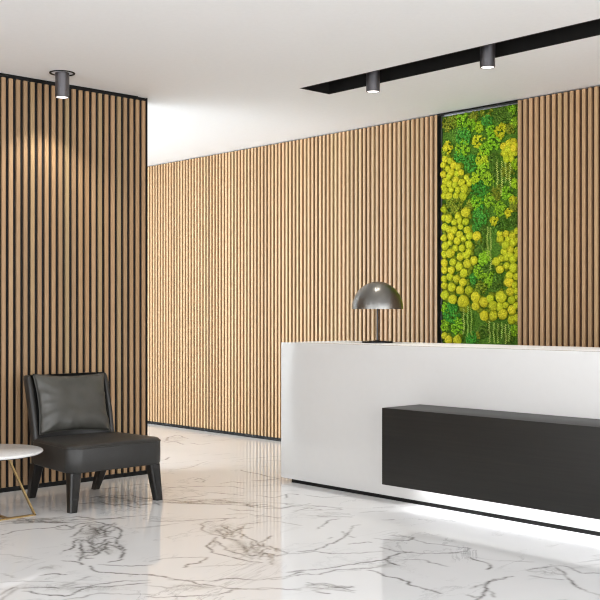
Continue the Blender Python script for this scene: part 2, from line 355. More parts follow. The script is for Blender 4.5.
M['leg'] = plain('dark_stained_wood', (.006, .005, .004), .28, nscale=60, namt=.3)

def leather(name, col, rough):
    m, nt, b = new_mat(name)
    tc = N(nt, 'ShaderNodeTexCoord')
    v = N(nt, 'ShaderNodeTexVoronoi', Scale=260.0); L(nt, tc.outputs['Object'], v.inputs['Vector'])
    n = N(nt, 'ShaderNodeTexNoise', Scale=9.0, Detail=3.0); L(nt, tc.outputs['Object'], n.inputs['Vector'])
    r = ramp(nt, n.outputs['Fac'], [(.3, tuple(c*.85 for c in col)), (.7, tuple(c*1.15 for c in col))])
    L(nt, r.outputs[0], b.inputs['Base Color']); b.inputs['Roughness'].default_value = rough
    h = math_(nt, 'ADD', math_(nt, 'MULTIPLY', v.outputs['Distance'], .3), n.outputs['Fac'])
    bp = N(nt, 'ShaderNodeBump', Strength=.25, Distance=.004); L(nt, h, bp.inputs['Height']); L(nt, bp.outputs[0], b.inputs['Normal'])
    return m
M['leather'] = leather('charcoal_leather', (.021, .020, .0185), .45)
M['pillow'] = leather('grey_green_leather', (.062, .060, .052), .38)

def dark_veneer():
    m, nt, b = new_mat('black_oak_veneer')
    tc = N(nt, 'ShaderNodeTexCoord'); mp = N(nt, 'ShaderNodeMapping'); mp.inputs['Scale'].default_value = (1.2, 60, 60)
    L(nt, tc.outputs['Object'], mp.inputs[0])
    no = N(nt, 'ShaderNodeTexNoise', Scale=1.0, Detail=6.0, Roughness=.65); L(nt, mp.outputs[0], no.inputs['Vector'])
    r = ramp(nt, no.outputs['Fac'], [(.3, (.015, .0145, .0135)), (.62, (.020, .019, .017)), (.85, (.032, .027, .022))])
    L(nt, r.outputs[0], b.inputs['Base Color']); b.inputs['Roughness'].default_value = .45; b.inputs['Specular IOR Level'].default_value = .3
    return m
M['veneer'] = dark_veneer()

def marble(name, attr):
    m, nt, b = new_mat(name)
    tc = N(nt, 'ShaderNodeTexCoord')
    big = N(nt, 'ShaderNodeTexNoise', Scale=.9, Detail=4.0); L(nt, tc.outputs['Object'], big.inputs['Vector'])
    base = ramp(nt, big.outputs['Fac'], [(.3, (.78, .785, .79)), (.65, (.85, .85, .85))]).outputs[0]
    # faint wandering hairlines
    mp = N(nt, 'ShaderNodeMapping'); mp.inputs['Scale'].default_value = (1.1, .55, 1); mp.inputs['Rotation'].default_value = (0, 0, .9)
    L(nt, tc.outputs['Object'], mp.inputs[0])
    n1 = N(nt, 'ShaderNodeTexNoise', Scale=1.3 if attr else 4.0, Detail=8.0, Roughness=.62, Distortion=.9); L(nt, mp.outputs[0], n1.inputs['Vector'])
    ridge = math_(nt, 'ABSOLUTE', math_(nt, 'SUBTRACT', n1.outputs['Fac'], .5))
    n2 = N(nt, 'ShaderNodeTexNoise', Scale=2.2, Detail=2.0); L(nt, tc.outputs['Object'], n2.inputs['Vector'])
    msk = ramp(nt, n2.outputs['Fac'], [(.40, (0, 0, 0)), (.62, (1, 1, 1))]).outputs[0]
    hair = ramp(nt, ridge, [(0, (1, 1, 1)), (.012, (0, 0, 0))]).outputs[0]
    f1 = math_(nt, 'MULTIPLY', math_(nt, 'MULTIPLY', hair, msk), .5)
    col = mixc(nt, f1, base, (.33, .33, .34))
    if attr:
        a = N(nt, 'ShaderNodeAttribute', attribute_name='vein'); c = N(nt, 'ShaderNodeAttribute', attribute_name='cloud')
        n3 = N(nt, 'ShaderNodeTexNoise', Scale=14.0, Detail=6.0, Roughness=.7); L(nt, tc.outputs['Object'], n3.inputs['Vector'])
        r3 = ramp(nt, n3.outputs['Fac'], [(.34, (.25, .25, .25)), (.52, (1, 1, 1))]).outputs[0]
        n4 = N(nt, 'ShaderNodeTexNoise', Scale=10.0, Detail=6.0, Roughness=.65, Distortion=1.0); L(nt, tc.outputs['Object'], n4.inputs['Vector'])
        r4 = ramp(nt, math_(nt, 'ABSOLUTE', math_(nt, 'SUBTRACT', n4.outputs['Fac'], .5)), [(0, (1, 1, 1)), (.035, (.55, .55, .55)), (.06, (.22, .22, .22)), (.2, (.12, .12, .12))]).outputs[0]
        cl = math_(nt, 'MULTIPLY', c.outputs['Fac'], r4)
        col = mixc(nt, cl, col, (.22, .205, .18))
        vf = math_(nt, 'MULTIPLY', a.outputs['Fac'], r3)
        col = mixc(nt, vf, col, (.075, .062, .05))
    L(nt, col, b.inputs['Base Color'])
    b.inputs['Roughness'].default_value = .035 if attr else .15
    b.inputs['Specular IOR Level'].default_value = .30
    return m
M['marble'] = marble('polished_white_marble', True)
M['marble_top'] = marble('white_marble_top', False)

def emit(name, col, s):
    m, nt, b = new_mat(name); b.inputs['Base Color'].default_value = (.9, .9, .9, 1)
    b.inputs['Emission Color'].default_value = (*col, 1); b.inputs['Emission Strength'].default_value = s
    return m
M['lens'] = emit('lit_lens', (1, .93, .9), 1.6)
M['led'] = emit('led_strip', (.97, .98, 1), 36)

def moss(name, a, b_, c, scale=70):
    m, nt, b = new_mat(name)
    tc = N(nt, 'ShaderNodeTexCoord'); oi = N(nt, 'ShaderNodeObjectInfo'); geo = N(nt, 'ShaderNodeNewGeometry')
    ad = N(nt, 'ShaderNodeVectorMath', operation='ADD'); L(nt, geo.outputs['Position'], ad.inputs[0])
    n = N(nt, 'ShaderNodeTexNoise', Scale=scale, Detail=4.0, Roughness=.7); L(nt, ad.outputs[0], n.inputs['Vector'])
    col = ramp(nt, n.outputs['Fac'], [(.28, a), (.5, b_), (.72, c)]).outputs[0]
    rv = ramp(nt, oi.outputs['Random'], [(0, (.68, .80, .55)), (.3, (1, .92, .9)), (.65, (.85, 1, .8)), (1, (1.15, 1.0, 1.0))]).outputs[0]
    col = mixc(nt, 1.0, col, rv, 'MULTIPLY')
    L(nt, col, b.inputs['Base Color']); b.inputs['Roughness'].default_value = .85
    b.inputs['Specular IOR Level'].default_value = .2
    bp = N(nt, 'ShaderNodeBump', Strength=.6, Distance=.006); L(nt, n.outputs['Fac'], bp.inputs['Height']); L(nt, bp.outputs[0], b.inputs['Normal'])
    return m
MOSS = [moss('dark_green_moss', (.006, .03, .003), (.09, .20, .02), (.26, .46, .05)),
        moss('blue_green_moss', (.004, .06, .015), (.07, .34, .04), (.26, .66, .09)),
        moss('mid_green_moss', (.03, .09, .004), (.26, .52, .02), (.56, .84, .06)),
        moss('olive_moss', (.03, .05, .004), (.22, .28, .02), (.52, .58, .05)),
        moss('lime_moss', (.08, .14, .004), (.42, .60, .02), (.72, .88, .06)),
        moss('yellow_moss', (.20, .18, .005), (.66, .64, .02), (.92, .88, .07))]
M['cushion'] = moss('cushion_moss', (.16, .20, .006), (.58, .56, .02), (.90, .84, .07), 90)
M['cushion_shade'] = moss('shaded_cushion_moss', (.05, .06, .004), (.22, .25, .012), (.42, .44, .03), 90)  # darker copy of the cushion moss, shade of the gaps painted in
M['strand'] = moss('pale_green_strand', (.30, .42, .06), (.55, .70, .14), (.75, .88, .28), 120)

# ------------------------------------------------------------------ the room
H = 3.14
# floor: fine grid where the veins are seen, coarse beyond
xs = np.concatenate([np.arange(-13, -10.6, .4), np.arange(-10.6, -2.3, .01), np.arange(-2.3, 3.2, .4), [3.2]])
ys = np.concatenate([np.arange(-4.2, 2.2, .4), np.arange(2.2, 7.42, .01), [7.42]])
nx, ny = len(xs), len(ys)
X, Y = np.meshgrid(xs, ys)
vein = np.zeros(X.shape, np.float32); cloud = np.zeros(X.shape, np.float32)
def wob(p, s, a, k):
    return noise.noise(Vector((p[0]*s + k, p[1]*s, k*.37)))*a
rv = random.Random(11)
EXTRA = []
for cx, cy, rx, ry, dk in CLOUDS:
    if dk < .35: continue
    for k in range(9):
        a = rv.uniform(-.85, .85); b = rv.uniform(-.8, .8)
        pts = []; ang = rv.uniform(-.9, .9)
        for s in range(5):
            pts.append((cx + .6831*a*rx - .7303*b*ry, cy + .7303*a*rx + .6831*b*ry))
            a += .28*math.cos(ang); b += .34*math.sin(ang) + rv.uniform(-.15, .15); ang += rv.uniform(-.9, .9)
        EXTRA.append((pts, rv.choice((.008, .010, .016)), rv.uniform(.45, .85)))
for vi, (pts, w, dk) in enumerate(VEINS + EXTRA):
    pts = [Vector(p) for p in pts]; fine = []
    for a, b in zip(pts, pts[1:]):
        n = max(1, int((b-a).length/.018))
        fine += [a.lerp(b, i/n) for i in range(n)]
    fine.append(pts[-1])
    fine = [Vector((p.x + wob(p, 7, .024, vi) + wob(p, 25, .014, vi+50) + wob(p, 60, .010, vi+20), p.y + wob(p, 7, .024, vi+9) + wob(p, 25, .014, vi+70) + wob(p, 60, .010, vi+30))) for p in fine]
    tot = len(fine)
    for i, (a, b) in enumerate(zip(fine, fine[1:])):
        t = i/max(1, tot-1); end = min(1, 4*min(t, 1-t) + .35)
        ww = max(.0065, w*.45*(1 + 1.1*wob(a, 6, 1, vi+3))*end); k = min(1.0, dk*(1.15 + .9*wob(a, 9, 1, vi+5)))*(.6+.4*end)
        R = ww*2.6 + .02
        i0, i1 = np.searchsorted(xs, [min(a.x, b.x)-R, max(a.x, b.x)+R]); j0, j1 = np.searchsorted(ys, [min(a.y, b.y)-R, max(a.y, b.y)+R])
        if i1 <= i0 or j1 <= j0: continue
        PX, PY = X[j0:j1, i0:i1], Y[j0:j1, i0:i1]
        dx, dy = b.x-a.x, b.y-a.y; l2 = dx*dx+dy*dy+1e-9
        tt = np.clip(((PX-a.x)*dx+(PY-a.y)*dy)/l2, 0, 1)
        d = np.hypot(PX-a.x-tt*dx, PY-a.y-tt*dy)
        # a thin dark core in a wider pale band
        val = k*np.maximum(np.exp(-(d/max(.0075, ww*.38))**2), .7*np.exp(-(d/ww)**2)*(w > .011))
        vein[j0:j1, i0:i1] = np.maximum(vein[j0:j1, i0:i1], val)
for cx, cy, rx, ry, dk in CLOUDS:
    # long axis lies along the camera-side direction of the slab (about -46 degrees)
    ux, uy = .6875, .7262
    a = (X-cx)*ux + (Y-cy)*uy; b = -(X-cx)*uy + (Y-cy)*ux
    cloud = np.maximum(cloud, min(1, dk*1.25)*np.clip(1.6 - 1.6*np.sqrt((a/max(rx,.05))**2 + (b/max(ry,.05))**2), 0, 1))
me = bpy.data.meshes.new('floor')
me.vertices.add(nx*ny); co = np.zeros((nx*ny, 3), np.float32); co[:, 0] = X.ravel(); co[:, 1] = Y.ravel()
me.vertices.foreach_set('co', co.ravel())
idx = np.arange(nx*ny).reshape(ny, nx)
q = np.stack([idx[:-1, :-1], idx[:-1, 1:], idx[1:, 1:], idx[1:, :-1]], -1).reshape(-1, 4)
me.loops.add(q.size); me.loops.foreach_set('vertex_index', q.ravel().astype(np.int32))
me.polygons.add(len(q)); me.polygons.foreach_set('loop_start', (np.arange(len(q))*4).astype(np.int32))
me.update(calc_edges=True)
for nm, arr in (('vein', vein), ('cloud', cloud)):
    at = me.attributes.new(nm, 'FLOAT', 'POINT'); at.data.foreach_set('value', arr.ravel())
structure(link('floor', me, M['marble']))

# ceiling with the slot for the light channel
CX0, CX1, CY0, CY1 = -6.055, 1.5, 5.658, 5.992
bm = bmesh.new(); T = H + .12
for r in ((-13.2, 3.2, -4.2, CY0), (-13.2, 3.2, CY1, 7.42), (-13.2, CX0, CY0, CY1), (CX1, 3.2, CY0, CY1)):
    box(bm, *r, H, T)
structure(bm_obj('ceiling', bm, M['ceiling']))
bm = bmesh.new(); t = .012; D = H + .24   # black channel lining
box(bm, CX0, CX1, CY0, CY0+t, H-.001, D); box(bm, CX0, CX1, CY1-t, CY1, H-.001, D)
box(bm, CX0, CX0+t, CY0+t, CY1-t, H-.001, D); box(bm, CX1-t, CX1, CY0+t, CY1-t, H-.001, D)
box(bm, CX0, CX1, CY0, CY1, D, D+t)
structure(bm_obj('trim_1', bm, M['channel']))

def slats(name, axis, lo, hi, pitch, wid, front, back, z0, z1, mat, parent, off=0):
    v, f = [], []
    k = math.ceil((lo-off)/pitch - .05)
    while k*pitch + off + wid <= hi + 2e-3:
        a = k*pitch + off + .002; b = a + wid; i = len(v); c = .002 if axis == 'y' else .0004
        if axis == 'x': prof = [(a, back), (a, front+c), (a+c, front), (b-c, front), (b, front+c), (b, back)]
        else: prof = [(back, a), (front-c, a), (front, a+c), (front, b-c), (front-c, b), (back, b)]
        v += [(p[0], p[1], z0) for p in prof] + [(p[0], p[1], z1) for p in prof]
        for e in range(5): f.append((i+e, i+e+1, i+e+7, i+e+6))
        f.append(tuple(range(i+5, i-1, -1))); f.append(tuple(range(i+6, i+12)))
        k += 1
    return mesh_obj(name, v, f, mat, parent)

# back wall: plaster core, brown backing sheets and oak slats either side of the moss niche
wb = structure(boxo('wall_back', (-13.2, 3.2, 7.36, 7.56, 0, H), M['white_wall']))
NX0, NX1 = -5.976, -5.108
for a, b, k in ((-13.0, NX0, 0), (NX1, 3.0, 1)):
    boxo('backing_sheet', (a, b-.010*(1-k), 7.301, 7.359, .0, H-.012) if k == 0 else (a+.010, b, 7.301, 7.359, .0, H-.012), M['brown_back'], wb)
    off = (a % PB) - .002 if k else ((b - .028) % PB) - .004
    slats('slat_cladding', 'x', a, b, PB, .0275, 7.28, 7.301, .03, H-.012, M['slat_back'], wb, off)
for i, (a, b) in enumerate(((-13.0, NX0), (NX1, 3.0))):
    structure(boxo('baseboard_back' + ('' if i == 0 else '_right'), (a, b, 7.272, 7.28, 0, .032), M['black']))

# left wall: a partition that stops short, the bright hall opens behind it
WLX = -7.19
wl = structure(boxo('wall_left', (WLX-.25, WLX-.030, -4.0, 4.972, 0, H), M['white_wall']))
boxo('backing_sheet', (WLX-.030, WLX-.018, -4.0, 4.972, 0, H-.002), M['felt'], wl)
slats('slat_cladding', 'y', -3.98, 4.965, PL, .0315, WLX, WLX-.018, .034, H-.030, M['slat_left_shaded'], wl, .0095)
structure(boxo('baseboard_left', (WLX-.018, WLX+.004, -4.0, 4.972, 0, .034), M['black']))
structure(boxo('trim_2', (WLX-.018, WLX+.001, -4.0, 4.888, H-.030, H-.001), M['black']))
structure(boxo('trim_3', (WLX-.26, WLX-.0, 4.973, 4.983, 0, H-.004), M['black']))

# walls out of view, with their window openings
def wall_with_opening(name, axis, at, lo, hi, o0, o1, z0, z1, th):
    bm = bmesh.new()
    def seg(a, b, c, d):
        if axis == 'x': box(bm, min(at, at+th), max(at, at+th), a, b, c, d)
        else: box(bm, a, b, min(at, at+th), max(at, at+th), c, d)
    seg(lo, o0, 0, H); seg(o1, hi, 0, H); seg(o0, o1, 0, z0); seg(o0, o1, z1, H)
    structure(bm_obj(name, bm, M['white_wall']))
    bm = bmesh.new(); n = max(2, round((o1-o0)/1.6)); w = .05; mid = at + th*.5
    for i in range(n+1):
        p = o0 + w/2 + (o1-o0-w)*i/n
        if axis == 'x': box(bm, mid-.03, mid+.03, p-w/2, p+w/2, z0, z1)
        else: box(bm, p-w/2, p+w/2, mid-.03, mid+.03, z0, z1)
    return bm
def win(n, name, axis, at, lo, hi, o0, o1, z0, z1, th, power, col=(1, 1, 1)):
    bm = wall_with_opening(name, axis, at, lo, hi, o0, o1, z0, z1, th)
    structure(bm_obj('window_%d' % n, bm, M['black']))
    ld = bpy.data.lights.new('daylight_%d' % n, 'AREA'); ld.shape = 'RECTANGLE'
    ld.size = o1-o0; ld.size_y = z1-z0; ld.energy = power; ld.color = col
    lo_ = bpy.data.objects.new('daylight_%d' % n, ld); C.objects.link(lo_)
    c, zc = (o0+o1)/2, (z0+z1)/2; e = at + th*.95
    if axis == 'x':
        lo_.location = (e, c, zc); lo_.rotation_euler = (PI/2, 0, PI/2 if th > 0 else -PI/2)
    else:
        lo_.location = (c, e, zc); lo_.rotation_euler = (PI/2, 0, 0 if th < 0 else PI)
    return lo_
E_RIGHT, E_REAR, E_HALL = 345, 200, 430
win(1, 'wall_right', 'x', 3.0, -4.0, 7.4, -3.4, 6.6, .3, 2.8, .2, E_RIGHT, (.975, .985, 1))
win(2, 'wall_rear', 'y', -4.0, -13.0, 3.2, -6.6, 2.6, .3, 2.8, -.2, E_REAR, (.975, .985, 1))
win(3, 'wall_hall', 'y', 0.0, -13.0, -7.44, -12.7, -7.7, .1, 3.0, -.2, E_HALL, (.87, .94, 1))
structure(boxo('wall_hall_end', (-13.2, -13.0, -4.2, 7.36, 0, H), M['white_wall']))

# ------------------------------------------------------------------ moss panel in its niche
pan = thing('moss_panel', 'tall framed panel of green and yellow preserved moss set into the slatted wall', 'moss panel', (-5.54, 7.32, 0))
bm = bmesh.new(); f0, f1 = 7.285, 7.359
box(bm, NX0-.009, NX0-.0005, f0, f1, .0, H-.004); box(bm, NX1+.0005, NX1+.009, 7.308, f1, .0, H-.004)
box(bm, NX0-.0005, NX1+.0005, f0, f1, H-.016, H-.004); box(bm, NX0-.0005, NX1+.0005, f0, f1, 0, .05)
bm_obj('frame', bm, M['black'], pan)
bm = bmesh.new()
box(bm, NX0, NX0+.008, 7.335, 7.345, .05, H-.016); box(bm, NX1-.008, NX1, 7.335, 7.345, .05, H-.016)
box(bm, NX0+.008, NX1-.008, 7.335, 7.345, H-.026, H-.016)
o = bm_obj('bead', bm, M['silver'], pan); o['label'] = 'thin silver inner bead'

# one mossy sheet behind everything
gx, gz = 70, 200; v, f = [], []
for j in range(gz+1):
    for i in range(gx+1):
        x = NX0+.012 + (NX1-NX0-.024)*i/gx; z = .052 + (H-.07)*j/gz
        d = .010*noise.fractal(Vector((x*28, z*28, 3.1)), 1.0, 2.0, 3)
        v.append((x, 7.352 - .008 - d*.6, z))
for j in range(gz):
    for i in range(gx):
        a = j*(gx+1)+i; f.append((a, a+1, a+gx+2, a+gx+1))
mesh_obj('moss_sheet', v, f, MOSS[0], pan, smooth=True)

def ico(sub):
    bm = bmesh.new(); bmesh.ops.create_icosphere(bm, subdivisions=sub, radius=1)
    v = np.array([p.co for p in bm.verts]); bm.verts.index_update(); f = np.array([[q.index for q in t.verts] for t in bm.faces]); bm.free()
    return v, f
I1, F1 = ico(1); I2, F2 = ico(2)
def np_mesh(name, v, f):
    me = bpy.data.meshes.new(name); me.vertices.add(len(v)); me.vertices.foreach_set('co', v.astype(np.float32).ravel())
    k = f.shape[1]; me.loops.add(f.size); me.loops.foreach_set('vertex_index', f.astype(np.int32).ravel())
    me.polygons.add(len(f)); me.polygons.foreach_set('loop_start', (np.arange(len(f))*k).astype(np.int32))
    me.update(calc_edges=True); me.polygons.foreach_set('use_smooth', [True]*len(f)); return me
rs = np.random.RandomState(5)
names = ['dark green fluffy patch', 'blue green fluffy patch', 'mid green fluffy patch', 'olive fluffy patch', 'lime green fluffy patch', 'yellow fluffy patch']
low = [(-5.8, .9, .16, 2), (-5.5, .8, .18, 1), (-5.25, .9, .15, 3), (-5.75, .5, .2, 0), (-5.35, .45, .22, 2), (-5.6, .2, .16, 1), (-5.25, .2, .14, 4)]
for x, z, r, c in PATCHES + low:
    n = int(40 + 6500*r*r); V_, F_ = [], []
    for k in range(n):
        a = rs.rand()*2*PI; q_ = math.sqrt(rs.rand()); s = rs.uniform(.0065, .0135)
        px, pz = x + r*q_*math.cos(a), z + r*q_*math.sin(a)*1.05
        if not (NX0+.022 < px < NX1-.022) or not (.06 < pz < H-.034): continue
        py = 7.336 - .030*math.sqrt(max(0, 1-q_*q_))*min(1, r/.06) + rs.uniform(-.006, .006)
        jit = I1*(1 + rs.uniform(-.35, .35, (len(I1), 1)))
        V_.append(jit*s*np.array([1, .8, 1]) + [px, py, pz]); F_.append(F1 + len(I1)*(len(V_)-1))
    if V_:
        o = link('fluffy_moss', np_mesh('fluffy_moss', np.concatenate(V_), np.concatenate(F_)), MOSS[c], pan)
        o['label'] = names[c]

# cushions of ball moss: six shapes, each cushion an object of its own
shapes = []
for k in range(6):
    d = np.array([1 + .13*noise.noise(Vector(p)*1.6 + Vector((k*7, 0, 0))) + .10*noise.noise(Vector(p)*4 + Vector((0, k*5, 0))) for p in I2])
    shapes.append((I2*d[:, None]*np.array([1, .72, 1])))
meshes = []
for k, s in enumerate(shapes):
    me = np_mesh('moss_cushion', s, F2); me.materials.append(M['cushion']); meshes.append(me)
lowc = [(-5.86, .97, .036), (-5.78, .93, .04), (-5.7, .98, .034), (-5.83, .87, .036), (-5.2, .95, .04), (-5.15, .88, .034)]
cu = sorted(CUSHIONS + lowc, key=lambda t: -t[2])
fit = lambda x, r: min(max(x, NX0+.012+r), NX1-.012-r)
for k, (x, z, r) in enumerate(cu[:98]):
    r *= 1.12; o = link('moss_cushion', meshes[k % 6], None, pan, loc=(fit(x, r), 7.322 - rs.uniform(0, .010), z))
    o.scale = (r, r, r*rs.uniform(.92, 1.08)); o.rotation_euler = (0, rs.uniform(0, 6.28), 0)
V_, F_ = [], []
fill = []
for x, z, r in cu:
    for q_ in range(3):
        a = rs.uniform(0, 6.28); fill.append((x + 1.15*r*math.cos(a), z + 1.15*r*math.sin(a), r*rs.uniform(.45, .7)))
def clump(name, lst, y, mat):
    V_, F_ = [], []
    for k, (x, z, r) in enumerate(lst):
        r *= 1.2; a = rs.uniform(0, 6.28); R = np.array([[math.cos(a), 0, math.sin(a)], [0, 1, 0], [-math.sin(a), 0, math.cos(a)]])
        V_.append(shapes[k % 6] @ R.T * r + [fit(x, r), y, z]); F_.append(F2 + len(I2)*k)
    o = link(name, np_mesh(name, np.concatenate(V_), np.concatenate(F_)), mat, pan); o['kind'] = 'stuff'
clump('small_moss_cushions', cu[98:], 7.324, M['cushion']); clump('moss_underlayer', fill, 7.336, M['cushion_shade'])

for x, z1, z0 in STRANDS:
    n = int(abs(z1-z0)/.009); V_, F_ = [], []; ph = rs.uniform(0, 6)
    for k in range(n):
        z = z1 - .009*k; sx = (1 if k % 2 else -1)*.0045
        s = np.array([.0062, .004, .0046])*rs.uniform(.8, 1.2)
        V_.append(I1*s + [x + sx + .004*math.sin(k*.35+ph), 7.292 - .003*math.sin(k*.9), z]); F_.append(F1 + len(I1)*k)
    link('hanging_strand', np_mesh('hanging_strand', np.concatenate(V_), np.concatenate(F_)), M['strand'], pan)

# ------------------------------------------------------------------ reception desk
DY = 5.565; DX0, DX1 = -6.172, -1.9; TZ = 1.11; DB = DY + .74
desk = thing('reception_desk', 'long glossy white reception desk with a dark box on its front', 'reception desk', (-4.0, 5.94, 0))
boxo('front_panel', (DX0, DX1, DY, DY+.06, .028, TZ), M['white_gloss'], desk, bev=.0025)
boxo('counter_top', (DX0+.001, DX1-.001, DY+.0605, DB, TZ-.05, TZ), M['white_top_lit'], desk, bev=.0025)
for a, b in ((DX0, DX0+.06), (DX1-.06, DX1)):
    boxo('side_panel', (a, b, DY+.0605, DB, .028, TZ-.051), M['white_gloss'], desk, bev=.0025)
boxo('work_surface', (DX0+.061, DX1-.061, DY+.25, DB+.1, .71, .74), M['white_gloss'], desk)
o = boxo('plinth', (DX0+.115, DX1-.105, DY+.012, DB-.06, 0, .0275), M['black'], desk); o['label'] = 'recessed black plinth'
BX0, BX1 = -4.72, -2.05
fb = boxo('front_box', (BX0, BX1, DY-.395, DY-.0005, .190, .706), M['veneer'], desk, bev=.0015); fb['label'] = 'dark wood box projecting from the desk front'
boxo('led_strip', (BX0+.015, BX1-.015, DY-.085, DY-.065, .186, .1895), M['led'], fb)
boxo('led_shield', (BX0+.01, BX1-.01, DY-.105, DY-.098, .175, .1895), M['veneer'], fb)  # added lip that keeps the strip's mirror image out of the floor

# ------------------------------------------------------------------ dome table lamp
LX, LY = -5.525, 6.0
lamp = thing('table_lamp', 'dark metal mushroom lamp with a domed shade standing on the white desk', 'lamp', (LX, LY, TZ))
lathe('base', [(0, .0), (.118, .0), (.124, .004), (.124, .010), (.119, .014), (.02, .018), (.012, .022), (0, .022)], (LX, LY, TZ+.0005), M['lamp_dark'], lamp)
lathe('stem', [(0, .02), (.0085, .02), (.0085, .34), (0, .34)], (LX, LY, TZ), M['lamp_dark'], lamp, seg=24)
R, hz = .202, .212; z0 = .268
prof = []
for i in range(25):
    a = PI/2*i/24; prof.append((R*math.sin(a), z0 + hz*math.cos(a)))
prof.append((R, z0-.003))
for i in range(24, -1, -1):
    a = PI/2*i/24; prof.append(((R-.004)*math.sin(a), z0 - .003*(i > 20) + (hz-.004)*math.cos(a)))
lathe('lamp_shade', prof, (LX, LY, TZ), M['nickel'], lamp, seg=96, auto=60)

# ------------------------------------------------------------------ ceiling spotlights
def spot(x, y, zb, zt, label, energy, trim, tilt=(0, 0), cone=75, blend=.6, seat=0):
    t = thing('ceiling_spotlight', label, 'spotlight', (x, y, zt), 'cylindrical ceiling spotlights' if not trim else None)
    r = .052
    lathe('housing', [(0, zt), (r-.002, zt), (r, zt-.002), (r, zb+.003), (r-.003, zb), (r-.007, zb), (r-.008, zb+.008), (0, zb+.008)], (x, y, 0), M['gunmetal'], t, seg=48)
    lathe('lens', [(0, zb+.003), (r-.0085, zb+.003), (r-.0085, zb+.0075), (0, zb+.0075)], (x, y, 0), M['lens'], t, seg=40)
    if trim:
        lathe('trim_ring', [(.082, H-.0065), (.094, H-.006), (.096, H-.0005), (.080, H-.0005), (.082, H-.0065)], (x, y, 0), M['black'], t, seg=56)
    if seat:
        lathe('mounting_stem', [(0, zt-.001), (.018, zt-.001), (.018, seat-.0005), (0, seat-.0005)], (x, y, 0), M['black'], t, seg=24)
    ld = bpy.data.lights.new('spot_beam', 'SPOT'); ld.energy = energy; ld.spot_size = math.radians(cone); ld.spot_blend = blend
    ld.shadow_soft_size = .03; ld.color = (1, .93, .82)
    o = bpy.data.objects.new('spot_beam', ld); C.objects.link(o); o.parent = t
    o.location = (0, 0, zb - .008 - zt); o.rotation_euler = (tilt[0], tilt[1], 0)
spot(-6.88, 4.0, 2.955, H-.0005, 'dark cylinder spotlight with a round trim ring over the armchair by the slatted partition', 26, True, cone=116, blend=.6)
spot(-5.405, 5.82, 3.033, 3.23, 'dark cylinder spotlight in the ceiling channel, nearer its closed end above the lamp', 26, False, seat=D)
spot(-4.332, 5.82, 3.033, 3.23, 'dark cylinder spotlight in the ceiling channel, in front of the moss panel', 26, False, seat=D)

# ------------------------------------------------------------------ armchair (faces +x)
CYm = 3.998
chair = thing('slipper_chair', 'low charcoal leather slipper chair with dark tapered wooden legs', 'chair', (-6.48, CYm, 0))
def outline(x0, x1, hw0, hw1, r0, r1, inset, z, n=8):
    """plan of the seat: back edge x0 half width hw0, front edge x1 half width hw1, rounded corners"""
    pts = []
    def corner(cx, cy, r, a0):
        for i in range(n+1):
            a = a0 + PI/2*i/n; pts.append((cx + r*math.cos(a), cy + r*math.sin(a)))
    x0 += inset; x1 -= inset; rr0 = max(.004, r0-inset); rr1 = max(.004, r1-inset); W = hw1-inset
    corner(x1-rr1, W-rr1, rr1, 0); corner(x0+rr0, W-rr0, rr0, PI/2); corner(x0+rr0, -W+rr0, rr0, PI); corner(x1-rr1, -W+rr1, rr1, 1.5*PI)
    out = []
    for x, y in pts:
        t = (x-x0)/(x1-x0); s = (hw0 + (hw1-hw0)*min(1, t*1.3))/hw1
        bow = .018*max(0, t-.6)/.4*(1-(y/W)**2)
        out.append((x + bow, CYm + y*s, z))
    return out
X0, X1 = -6.72, -6.105
rings = []
for ins, z in ((.03, .262), (.008, .264), (.0, .275), (-.002, .35), (0, .425), (.004, .437), (.014, .446), (.03, .451), (.10, .458), (.20, .464)):
    rings.append(outline(X0, X1, .335, .385, .03, .09, ins, z))
loft('seat', rings, M['leather'], chair, auto=75)
tube('seat_piping', outline(X0+.01, X1, .335, .385, .03, .09, -.002, .428), .0038, M['leather'], chair, seg=8, closed=True)
# shell back with short wings
def xprof(z):   # rear face of the back
    t = (z-.262)/.63
    return -6.745 - .03*t - .095*t*t
rings = []
zs = [.264, .30, .36, .42, .50, .60, .70, .80, .86, .885, .892]
for i, z in enumerate(zs):
    xr = xprof(z); hw = .333 + .004*(z-.26); ins = {9: .004, 10: .012}.get(i, 0)
    fw = .083 + .0*z       # wing length
    wt = .036; pt = .040; rr = .014
    P = [(xr+ins+rr, -hw+ins), (xr+fw-ins-.008, -hw+ins), (xr+fw-ins, -hw+ins+.008), (xr+fw-ins, -hw+wt-ins-.008), (xr+fw-ins-.008, -hw+wt-ins),
         (xr+pt-ins+.012, -hw+wt-ins), (xr+pt-ins, -hw+wt-ins+.012)]
    P = P + [(a, -b) for a, b in P[::-1]] + [(xr+ins, hw-ins-rr), (xr+ins, -hw+ins+rr)]
    rings.append([(a, CYm+b, z) for a, b in P])
loft('backrest', rings, M['leather'], chair, auto=50)
def leg(xt, yt, xb, yb, wt, wb, zt=.263):
    s = []
    for z, cx, cy, w in ((0, xb, yb, wb), (zt, xt, yt, wt)):
        c = w*.12; h = w/2
        s.append([(cx+a, cy+b, z) for a, b in ((h-c, -h), (h, -h+c), (h, h-c), (h-c, h), (-h+c, h), (-h, h-c), (-h, -h+c), (-h+c, -h))])
    loft('leg', s, M['leg'], chair, auto=30)
for s in (-1, 1):
    leg(-6.172, CYm+s*.322, -6.145, CYm+s*.350, .084, .055)
    leg(-6.735, CYm+s*.285, -6.850, CYm+s*.270, .082, .050)

